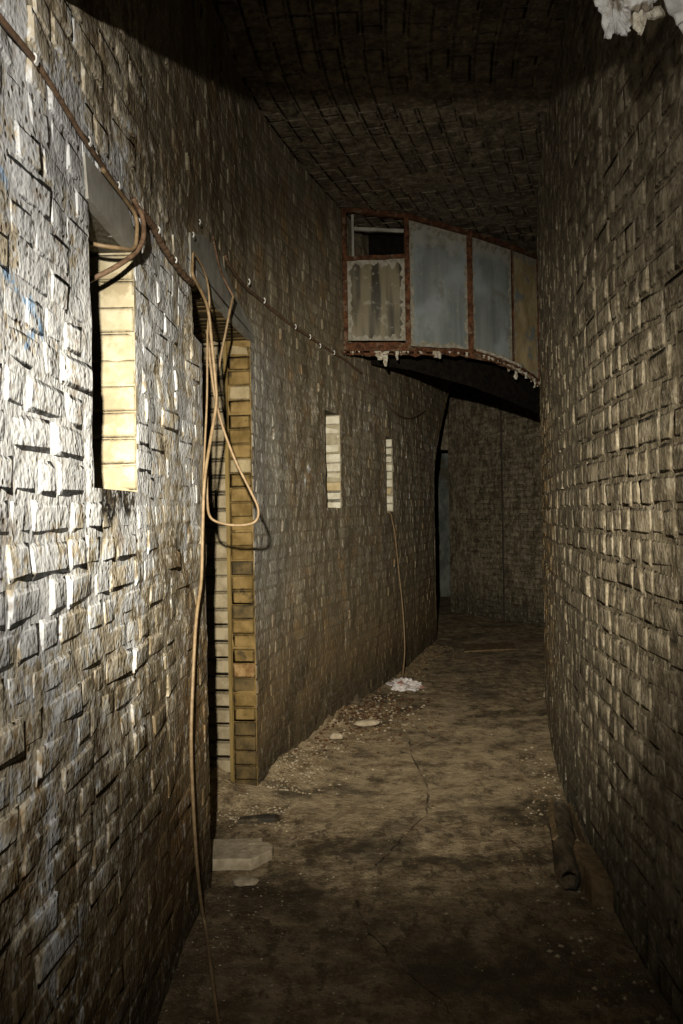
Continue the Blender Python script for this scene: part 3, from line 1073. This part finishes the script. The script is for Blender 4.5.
for a, b in zip(B, B[1:]):
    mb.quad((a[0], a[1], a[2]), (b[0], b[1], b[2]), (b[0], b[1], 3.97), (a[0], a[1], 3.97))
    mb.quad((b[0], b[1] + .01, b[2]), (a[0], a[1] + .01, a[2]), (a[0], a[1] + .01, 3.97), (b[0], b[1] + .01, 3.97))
part(mb, 'shade_sheet', M['soot_and_shade'], 'added black sheet behind the screen, painted as the shade there')
# hanging crusts of lime and rust along the lower edge
def flake_geo(rr, w, l, th=.006):
    """ragged hanging scrap, top edge at the origin"""
    n = 4
    vs, fs = [], []
    for side in (0, 1):
        for j in range(n + 1):
            k = j / n
            ww = w * (1 - .65 * k * rr.uniform(.6, 1.3)) * .5
            sh = rr.uniform(-.15, .15) * w
            bend = (k ** 1.5) * l * rr.uniform(-.15, .3)
            y = bend + (th if side else 0)
            vs.append(Vector((-ww + sh, y, -l * k)))
            vs.append(Vector((sh * .5, y - th * rr.uniform(0, 1.5), -l * k * 1.03)))
            vs.append(Vector((ww + sh, y, -l * k * rr.uniform(.9, 1.05))))
    m = (n + 1) * 3
    for j in range(n):
        for i in range(2):
            k = j * 3 + i
            fs.append((k, k + 3, k + 4, k + 1))
            fs.append((m + k, m + k + 1, m + k + 4, m + k + 3))
    rim = [0, 1, 2] + [j * 3 + 2 for j in range(1, n + 1)] + [n * 3 + 1, n * 3] + [j * 3 for j in range(n - 1, 0, -1)]
    for q in range(len(rim)):
        a, b = rim[q], rim[(q + 1) % len(rim)]
        fs.append((a, b, m + b, m + a))
    return vs, fs
rf = random.Random(15)
spots = []
for i in range(90):
    s = rf.random()
    spots.append((s, rf.uniform(.012, .05), rf.uniform(.012, .032)))
spots += [(.16, .08, .07), (.185, .05, .12), (.21, .03, .07), (.13, .05, .03), (.35, .07, .05), (.38, .04, .06), (.64, .08, .04), (.74, .05, .05), (.79, .05, .09), (.83, .04, .05), (.9, .03, .08)]
for s, w, l in spots:
    p = ledge[min(len(ledge) - 2, int(s * (len(ledge) - 1)))]
    q = ledge[min(len(ledge) - 1, int(s * (len(ledge) - 1)) + 1)]
    t = (q - p).normalized(); t.z = 0
    vs, fs = flake_geo(rf, w, l)
    m = frame(Vector((p.x + rf.uniform(-.02, .02), p.y - .055, p.z - .02)), t, Vector((-t.y, t.x, 0)))
    m = Matrix.Rotation(0, 4, 'X') @ m
    o = put('lime_flake', [m @ v for v in vs], fs, M['crust'] if (l > .04 or rf.random() < .4) else M['rust'], screen)
    local(o)
# long crusted strips on the right half of the ledge
mb = MB()
for (i0, i1, dz) in ((21, 32, .015), (26, 38, -.03)):
    for k in range(i0, i1):
        a, b = ledge[k], ledge[k + 1]
        mb.bar((a.x, a.y - .045, a.z + dz), (b.x, b.y - .045, b.z + dz), .012, .018, jit=.004)
part(mb, 'crusted_strip', M['crust'], 'pale lime-crusted strip along the lower right edge')

# ------------------------------------------------------------------ the nearer hanging hood, only its torn corner in view
hood = empty('rusted_hood', (.165, 1.8, 2.738), 'rusted hood with torn blistered grey sheet hanging at the top right', 'hood')
def hpart(o):
    o.matrix_parent_inverse = Matrix.Identity(4)
    o.location = (-.2, -1.9, -2.8)
    return o
mb = MB()
mb.bar((-.57, 1.9, 2.837), (1.0, 1.9, 2.797), .04, .03, jit=.004, seg=30)
hpart(mb.build('bottom_rail', M['rust'], hood))
for x in (-.555, -.1, .45, .97):
    mb = MB(); mb.bar((x, 1.9, 2.82), (x, 1.9, 3.98), .04, .03, up=(0, 1, 0), jit=.003, seg=10)
    hpart(mb.build('mullion', M['rust'], hood))
for xa, xb in ((-.56, -.12), (-.08, .43), (.47, .95)):
    mb = MB()
    mb.quad((xa, 1.905, 2.82), (xb, 1.905, 2.82), (xb, 1.905, 3.98), (xa, 1.905, 3.98))
    mb.quad((xb, 1.911, 2.82), (xa, 1.911, 2.82), (xa, 1.911, 3.98), (xb, 1.911, 3.98))
    hpart(mb.build('pane', M['pane_grey'], hood))
mb = MB(); mb.bar((-.57, 1.9, 3.98), (1.0, 1.9, 3.98), .04, .04, jit=.003, seg=10)
hpart(mb.build('top_rail', M['rust'], hood))
# blistered sheet: ragged curled plates
def ragged(name, outline, y, mat, bulge=.03, seed=0, parent=hood, th=.006, label=None, sub=5):
    """sheet with a torn outline (x, z) and blisters; two skins and a rim"""
    rr = random.Random(seed)
    pts = []
    m = len(outline)
    for i in range(m):
        a, b = Vector(outline[i]), Vector(outline[(i + 1) % m])
        for k in range(sub):
            q = a.lerp(b, k / sub)
            if k: q += Vector((rr.uniform(-.004, .004), rr.uniform(-.005, .005)))
            pts.append(q)
    c = sum(pts, Vector((0, 0))) / len(pts)
    vs, fs = [], []
    R = 5
    N = len(pts)
    for side in (0, 1):
        for r in range(R):
            k = 1 - r / R
            for p in pts:
                q = c.lerp(p, k)
                q = Vector((q.x, q.y - .022 * min(1, (2.84 - q.y) / .05)))
                d = -bulge * (1 - k ** 2) + .012 * mnoise.noise(Vector((q.x * 22, q.y * 22, seed))) + .006 * mnoise.noise(Vector((q.x * 60, q.y * 60, seed)))
                vs.append((q.x, y + d + side * th, q.y))
        vs.append((c.x, y - bulge + side * th, c.y))
    S = R * N + 1
    for side in (0, 1):
        o_ = side * S
        for r in range(R - 1):
            for i in range(N):
                j = (i + 1) % N
                f = (o_ + r * N + i, o_ + r * N + j, o_ + (r + 1) * N + j, o_ + (r + 1) * N + i)
                fs.append(f if side == 0 else tuple(reversed(f)))
        for i in range(N):
            j = (i + 1) % N
            f = (o_ + (R - 1) * N + i, o_ + (R - 1) * N + j, o_ + S - 1)
            fs.append(f if side == 0 else tuple(reversed(f)))
    for i in range(N):
        j = (i + 1) % N
        fs.append((i, i + S, j + S, j))
    o = hpart(put(name, vs, fs, mat, parent, False))
    if label: o['label'] = label
    return o
ragged('torn_sheet', [(.735, 2.84), (.745, 2.735), (.765, 2.705), (.79, 2.69), (.815, 2.672), (.85, 2.665), (.90, 2.655), (.97, 2.67), (.985, 2.84)], 1.84, M['flake'], .05, 3, label='pale blistered grey sheet, torn along its lower edge')
ragged('torn_sheet', [(.655, 2.84), (.66, 2.755), (.685, 2.742), (.715, 2.748), (.735, 2.775), (.74, 2.84)], 1.85, M['flake'], .02, 5, label='smooth grey blister beside the rust strip')
ragged('torn_sheet', [(.585, 2.84), (.60, 2.785), (.615, 2.755), (.62, 2.70), (.632, 2.697), (.645, 2.715), (.66, 2.705), (.678, 2.712), (.68, 2.74), (.665, 2.84)], 1.87, M['flake'], .012, 7, label='hanging grey scrap with ragged points')
ragged('torn_sheet', [(.68, 2.745), (.69, 2.70), (.698, 2.702), (.70, 2.735), (.75, 2.74), (.74, 2.76)], 1.86, M['crust'], .006, 9)
mb = MB(); mb.bar((.605, 1.83, 2.84), (.655, 1.83, 2.752), .014, .02, jit=.003, seg=6)
o = hpart(mb.build('rust_strip', M['orange'], hood)); o['label'] = 'bright orange rust strip with a white edge'
mb = MB(); mb.bar((.597, 1.826, 2.84), (.645, 1.826, 2.757), .006, .008, jit=.002, seg=6)
hpart(mb.build('paint_edge', M['crust'], hood))

# ------------------------------------------------------------------ cables
def cable(name, pts, r, mat, label, cat='cable', group=None, n=8, jit=0.0, seed=1):
    base = Vector(pts[-1])
    o = tube(name, [Vector(p) - base for p in pts], r, mat, None, n, 7, jit, seed)
    o.location = base
    return tag(o, label, cat, group)
def clips(parent, pts, mat=None, size=.011):
    for i, p in enumerate(pts):
        rr = random.Random(i * 3 + len(pts))
        p = Vector(p) - parent.location
        vs, fs = [], []
        for k in range(6):
            a = math.pi * k / 5
            for w in (-1, 1):
                for rad in (size, size * .55):
                    vs.append(Vector((p.x + .004 + math.sin(a) * rad * .6, p.y + w * size * .5 + rr.uniform(-.001, .001), p.z + math.cos(a) * rad)))
        for k in range(5):
            b = k * 4
            fs += [(b, b + 4, b + 6, b + 2), (b + 1, b + 3, b + 7, b + 5), (b, b + 1, b + 5, b + 4), (b + 2, b + 6, b + 7, b + 3)]
        fs += [(0, 2, 3, 1), (20, 21, 23, 22)]
        o = put('clip', vs, fs, mat or M['clip'], parent)
W = cable('wall_cable', [(-.607, 1.20, 2.50), (-.605, 1.35, 2.50), (-.600, 1.49, 2.503), (-.598, 1.678, 2.515), (-.594, 1.924, 2.495), (-.591, 2.076, 2.489), (-.590, 2.303, 2.487), (-.588, 2.442, 2.501)], .0062, M['cable_dark'], 'thin brown cable clipped along the left wall above the nearest slit')
clips(W, [(-.594, 1.62, 2.505), (-.592, 1.962, 2.497), (-.590, 2.209, 2.489), (-.588, 2.425, 2.512)])
cable('slit_cable', [(-.590, 2.076, 2.478), (-.587, 2.283, 2.480), (-.578, 2.363, 2.462), (-.572, 2.345, 2.397), (-.572, 2.300, 2.348), (-.590, 2.22, 2.325), (-.64, 2.19, 2.325), (-.72, 2.20, 2.35)], .0058, M['cable'], 'tan cable curling into the nearest slit, upper of two')
cable('slit_cable', [(-.586, 2.366, 2.515), (-.570, 2.405, 2.479), (-.560, 2.378, 2.410), (-.568, 2.330, 2.352), (-.595, 2.27, 2.300), (-.65, 2.235, 2.255), (-.72, 2.22, 2.22)], .0075, M['cable_dark'], 'brown cable curling into the nearest slit, thicker and lower of two')
W = cable('lagged_cable', [(-.582, 2.442, 2.505), (-.578, 2.52, 2.506), (-.576, 2.611, 2.503), (-.577, 2.70, 2.494), (-.574, 2.794, 2.487), (-.572, 2.92, 2.49), (-.572, 3.045, 2.491), (-.570, 3.14, 2.50), (-.570, 3.233, 2.512)], .011, M['cable_dark'], 'thick dark lagged cable on the left wall between slit and doorway', jit=.0025, seed=4)
clips(W, [(-.568, 2.863, 2.489), (-.568, 2.60, 2.503)])
D = cable('door_cable', [(-.570, 3.233, 2.60), (-.562, 3.19, 2.53), (-.550, 3.30, 2.50), (-.535, 3.38, 2.44), (-.525, 3.40, 2.30), (-.515, 3.41, 2.158), (-.515, 3.42, 2.056), (-.535, 3.38, 1.905), (-.552, 3.32, 1.738), (-.560, 3.30, 1.538), (-.562, 3.26, 1.34), (-.568, 3.165, 1.194), (-.570, 3.085, .978), (-.570, 3.028, .768), (-.570, 3.046, .54), (-.566, 3.076, .304), (-.56, 3.12, .12), (-.545, 3.12, .03), (-.487, 2.861, .045), (-.426, 2.604, .035), (-.376, 2.389, .03), (-.35, 2.1, .03)], .0068, M['cable'], 'long tan cable hanging beside the doorway down to the floor')
clips(D, [(-.572, 3.24, 2.705), (-.570, 3.385, 2.807), (-.560, 3.698, 2.832)])
cable('door_cable', [(-.570, 3.244, 2.575), (-.562, 3.205, 2.622), (-.552, 3.31, 2.615), (-.545, 3.42, 2.58), (-.542, 3.46, 2.49), (-.548, 3.43, 2.34), (-.553, 3.42, 2.08), (-.562, 3.37, 1.80), (-.562, 3.30, 1.50)], .0045, M['cable'], 'thinner tan cable bent over at the top corner of the doorway')
cable('looped_cable', [(-.553, 3.45, 2.376), (-.540, 3.45, 2.228), (-.525, 3.45, 2.102), (-.496, 3.45, 1.975), (-.444, 3.45, 1.827), (-.383, 3.45, 1.699), (-.353, 3.45, 1.630), (-.352, 3.45, 1.585), (-.375, 3.45, 1.560), (-.425, 3.45, 1.552), (-.491, 3.45, 1.558), (-.550, 3.45, 1.585), (-.562, 3.44, 1.655), (-.560, 3.43, 1.787)], .0058, M['cable'], 'pale cable looping out across the doorway reveal')
cable('cut_cable', [(-.503, 3.95, 2.650), (-.510, 3.92, 2.60), (-.519, 3.9, 2.546), (-.539, 3.9, 2.451), (-.560, 3.9, 2.357), (-.576, 3.9, 2.262)], .006, M['cable'], 'short cut cable end dangling from the door lintel')
cable('lintel_cable', [(-.555, 3.67, 2.845), (-.550, 3.794, 2.765), (-.540, 3.90, 2.72), (-.505, 3.95, 2.650)], .006, M['cable_dark'], 'dark cable dropping over the cement lintel of the doorway')
W = cable('wall_cable', [(-.545, 4.00, 2.86), (-.535, 4.093, 2.838), (-.505, 4.465, 2.838), (-.44, 4.87, 2.852), (-.308, 5.394, 2.834), (-.192, 5.787, 2.832), (-.050, 6.213, 2.814), (.058, 6.524, 2.801), (.185, 6.876, 2.763)], .0085, M['cable_dark'], 'dark cable with white clips running from doorway towards the glazed screen', jit=.002, seed=7)
clips(W, [(-.495, 4.529, 2.879), (-.440, 4.844, 2.855), (-.290, 5.426, 2.83), (-.205, 5.722, 2.825), (-.140, 5.919, 2.801), (-.042, 6.207, 2.805)], size=.018)
cable('sagging_wire', [(.297, 7.185, 2.752), (.418, 7.535, 2.622), (.507, 7.802, 2.552), (.631, 8.197, 2.539), (.773, 8.669, 2.581), (.97, 9.343, 2.734)], .007, M['cable_dark'], 'thin dark wire sagging on the wall under the glazed screen')
cable('hanging_wire', [(.30, 7.62, 1.62), (.445, 7.62, 1.585), (.475, 7.68, 1.50), (.50, 7.72, 1.375), (.535, 7.80, 1.033), (.57, 7.82, .627), (.575, 7.75, .309), (.545, 7.60, .10), (.52, 7.45, .05)], .0065, M['cable'], 'thin tan wire hanging from the farthest slit to the floor')

# ------------------------------------------------------------------ things on the floor
def rock(name, loc, size, mat, label, cat, seed, group=None, amp=.25, n=2):
    import bmesh
    bm = bmesh.new()
    bmesh.ops.create_icosphere(bm, subdivisions=n, radius=1)
    for v in bm.verts:
        k = 1 + amp * mnoise.noise(v.co * 1.7 + Vector((seed * 3.1, 0, 0))) + amp * .4 * mnoise.noise(v.co * 4 + Vector((seed, 7, 0)))
        v.co = Vector((v.co.x * size[0] * k, v.co.y * size[1] * k, max(-.35, v.co.z) * size[2] * k))
    me = bpy.data.meshes.new(name)
    bm.to_mesh(me); bm.free()
    me.materials.append(mat)
    o = bpy.data.objects.new(name, me)
    COL.objects.link(o)
    o.location = loc
    return tag(o, label, cat, group)

def slab(name, outline, z0, z1, mat, label, cat, seed=0, jit=.004):
    """stone with a broken outline (x, y)"""
    rr = random.Random(seed)
    c = Vector((sum(p[0] for p in outline) / len(outline), sum(p[1] for p in outline) / len(outline), z0))
    pts = []
    for i in range(len(outline)):
        a, b = Vector(outline[i]), Vector(outline[(i + 1) % len(outline)])
        for k in range(4):
            pts.append(a.lerp(b, k / 4) + Vector((rr.uniform(-jit, jit), rr.uniform(-jit, jit))))
    N = len(pts)
    vs, fs = [], []
    for (k, z) in ((1.0, z0), (1.01, z0 + (z1 - z0) * .5), (1.0, z1 - .006), (.96, z1), (.5, z1 + .002)):
        for p in pts:
            vs.append((c.x * 0 + (p.x - c.x) * k, (p.y - c.y) * k, z - z0 + rr.uniform(-jit, jit) * .4))
    for r in range(4):
        for i in range(N):
            j = (i + 1) % N
            fs.append((r * N + i, r * N + j, (r + 1) * N + j, (r + 1) * N + i))
    fs.append(tuple(reversed(range(N))))
    fs.append(tuple(range(4 * N, 5 * N)))
    o = put(name, vs, fs, mat)
    o.location = c
    return tag(o, label, cat)
slab('stone_slab', [(-.80, 3.68), (-.43, 3.68), (-.35, 3.78), (-.35, 3.85), (-.40, 3.87), (-.41, 3.92), (-.80, 3.92)], .0, .05, M['stone'], 'pale flat stone slab with a broken corner lying in the doorway', 'slab', 3)
slab('board_scrap', [(-.56, 4.22), (-.36, 4.24), (-.33, 4.28), (-.40, 4.31), (-.56, 4.27)], .005, .025, M['timber'], 'dark thin board scrap on the floor behind the pale slab', 'board', 4, .003)

# rotten hollow log lying along the foot of the right wall
log = empty('hollow_log', (.955, 4.0, .0), 'short dark hollow log lying along the foot of the right wall', 'log')
def log_parts():
    rr = random.Random(6)
    N, S = 12, 10
    a, b = Vector((.925, 3.42, .05)), Vector((1.085, 4.20, .055))
    t = (b - a).normalized(); side = Vector((t.y, -t.x, 0)); up = Vector((0, 0, 1))
    vs, fs = [], []
    for i in range(S + 1):
        p = a.lerp(b, i / S)
        for k in range(N):
            an = 2 * math.pi * k / N
            r = .055 * (1 + .14 * mnoise.noise(Vector((math.cos(an) * 1.4, math.sin(an) * 1.4, i * .35)))) * (1 - .15 * (i == 0))
            vs.append(p + side * math.cos(an) * r + up * math.sin(an) * r * 1.0 + t * (rr.uniform(-.015, .015) if i in (0, S) else 0))
    for i in range(S):
        for k in range(N):
            j = (k + 1) % N
            fs.append((i * N + k, (i + 1) * N + k, (i + 1) * N + j, i * N + j))
    # hollow near end
    b0 = len(vs)
    for i, (r, dd) in enumerate(((.032, .0), (.026, .10))):
        for k in range(N):
            an = 2 * math.pi * k / N
            vs.append(a + t * dd + side * math.cos(an) * r + up * math.sin(an) * r)
    for k in range(N):
        j = (k + 1) % N
        fs.append((k, j, b0 + j, b0 + k))
        fs.append((b0 + k, b0 + j, b0 + N + j, b0 + N + k))
    fs.append(tuple(b0 + N + k for k in range(N)))
    fs.append(tuple(S * N + k for k in range(N)))
    o = put('trunk', [v - Vector((.955, 4.0, 0)) for v in vs], fs, M['timber'], log, True)
    # pale split strip of bark on its upper left side
    mb = MB()
    pp = [a.lerp(b, k) - side * .040 + up * .040 for k in (.42, .6, .8, .97)]
    for p, q in zip(pp, pp[1:]):
        mb.bar(p - Vector((.955, 4.0, 0)), q - Vector((.955, 4.0, 0)), .03, .012, up=(-.7, 0, .7), jit=.003)
    k = mb.build('bark_strip', M['stone_brown'], log); k['label'] = 'pale strip of bare wood on top'
log_parts()
slab('rubble_block', [(.985, 3.30), (1.06, 3.24), (1.075, 3.60), (1.02, 3.66), (.975, 3.55)], .0, .12, M['stone_brown'], 'crumbling brown block at the foot of the right wall, nearest the viewer', 'block', 8, .006)
slab('rubble_block', [(1.085, 3.68), (1.125, 3.68), (1.20, 4.25), (1.15, 4.25)], .0, .075, M['stone_brown'], 'flat brown block wedged between the hollow log and the right wall', 'block', 9, .005)

# crumpled plastic by the hanging wire
def rag():
    import bmesh
    bm = bmesh.new()
    bmesh.ops.create_icosphere(bm, subdivisions=4, radius=1)
    for v in bm.verts:
        d = v.co.copy()
        k = 1 + .55 * mnoise.noise(d * 2.6 + Vector((4, 1, 0))) + .3 * mnoise.noise(d * 6)
        v.co = Vector((d.x * .14 * k, d.y * .11 * k, max(-.02, d.z * .065 * k)))
    me = bpy.data.meshes.new('plastic_scrap')
    bm.to_mesh(me); bm.free()
    me.materials.append(M['rag'])
    o = bpy.data.objects.new('plastic_scrap', me)
    COL.objects.link(o)
    o.location = (.53, 7.34, .03)
    tag(o, 'crumpled dirty white plastic on the floor below the farthest slit', 'plastic')
rag()
rock('stone', (1.72, 6.9, .03), (.05, .05, .045), M['stone'], 'pale fist-sized stone at the foot of the right wall, far end', 'stone', 2)
rock('stone', (-.06, 5.62, .06), (.05, .035, .03), M['stone'], 'small pale stone at the foot of the left wall beyond the doorway', 'stone', 5)
rock('stone', (-.44, 3.52, .02), (.06, .04, .018), M['stone'], 'flat pale chip of stone in front of the slab', 'stone', 6)
rock('stone', (.16, 6.0, .05), (.09, .05, .03), M['stone'], 'flat grey stone in the rusty debris below the second slit', 'stone', 9)
rock('iron_scrap', (.10, 6.55, .08), (.06, .04, .055), M['timber'], 'dark jagged scrap standing in the debris at the left wall', 'scrap', 12, amp=.8)
slab('floor_plate', [(1.35, 9.2), (1.95, 9.3), (2.02, 9.75), (1.45, 9.7)], .003, .016, M['stone_brown'], 'flat plate lying on the floor in front of the far pier', 'plate', 12, .006)

# loose gravel and dirt: stuff
def gravel():
    rr = random.Random(44)
    mbs = {'a': (MB(), M['stone']), 'b': (MB(), M['stone_brown']), 'c': (MB(), M['rust'])}
    oct_f = [(0, 2, 4), (2, 1, 4), (1, 3, 4), (3, 0, 4), (2, 0, 5), (1, 2, 5), (3, 1, 5), (0, 3, 5)]
    def pebble(x, y, s, kind):
        z = floor_h(x, y) + s * .15
        q = []
        for d in ((1, 0, 0), (-1, 0, 0), (0, 1, 0), (0, -1, 0), (0, 0, 1), (0, 0, -1)):
            q.append((x + d[0] * s * rr.uniform(.6, 1.3), y + d[1] * s * rr.uniform(.6, 1.3), z + d[2] * s * rr.uniform(.4, .8)))
        mbs[kind][0].add(q, oct_f)
    def side(y, d): return LEFT.pt(UL(y), 0, d)
    for i in range(700):       # heap beyond the doorway
        y = rr.gauss(5.0, .32); p = side(min(max(y, 4.68), 6), abs(rr.gauss(0.02, .15)) + .02)
        pebble(p.x, p.y, rr.uniform(.003, .012), 'a' if rr.random() < .45 else 'b')
    for i in range(1300):       # rusty debris
        y = rr.gauss(6.35, .35); p = side(y, abs(rr.gauss(.05, .25)) + .02)
        pebble(p.x, p.y, rr.uniform(.004, .018), rr.choice('bbbccca'))
    for i in range(350):
        y = rr.uniform(7.4, 9.6); p = side(y, abs(rr.gauss(0, .12)) + .02)
        pebble(p.x, p.y, rr.uniform(.006, .02), 'b')
    for i in range(500):        # near the corner of the doorway
        y = rr.gauss(3.15, .3); p = side(y, abs(rr.gauss(.0, .22)) + .02)
        pebble(p.x, p.y, rr.uniform(.002, .006), rr.choice('abbb'))
    for i in range(300):
        x, y = rr.uniform(-.75, -.3), rr.gauss(4.35, .1)
        pebble(x, y, rr.uniform(.003, .01), rr.choice('aab'))
    for i in range(500):        # foot of the right wall
        y = rr.uniform(2.4, 5.5); p = RIGHT.pt(UR(y), 0, abs(rr.gauss(0, .13)) + .02)
        pebble(p.x, p.y, rr.uniform(.003, .013), rr.choice('abbb'))
    for i in range(2200):       # everywhere
        y = 2.3 + 6.5 * rr.random() ** 1.3
        a, b = LEFT.pt(UL(y), 0).x, RIGHT.pt(UR(y), 0).x
        pebble(rr.uniform(a + .03, b - .03), y, rr.uniform(.0015, .005) * (1 + (rr.random() < .04)), rr.choice('abbb'))
    g = empty('gravel', (0, 4, 0), 'loose grit and rubble scattered on the floor and heaped along the left wall', 'gravel', None, 'stuff')
    for k, nm in (('a', 'pale_grit'), ('b', 'brown_grit'), ('c', 'rust_crumbs')):
        mb, mat = mbs[k]
        mb.v = [(x, y - 4, z) for x, y, z in mb.v]
        o = mb.build(nm, mat, g)
        o['kind'] = 'stuff'
gravel()
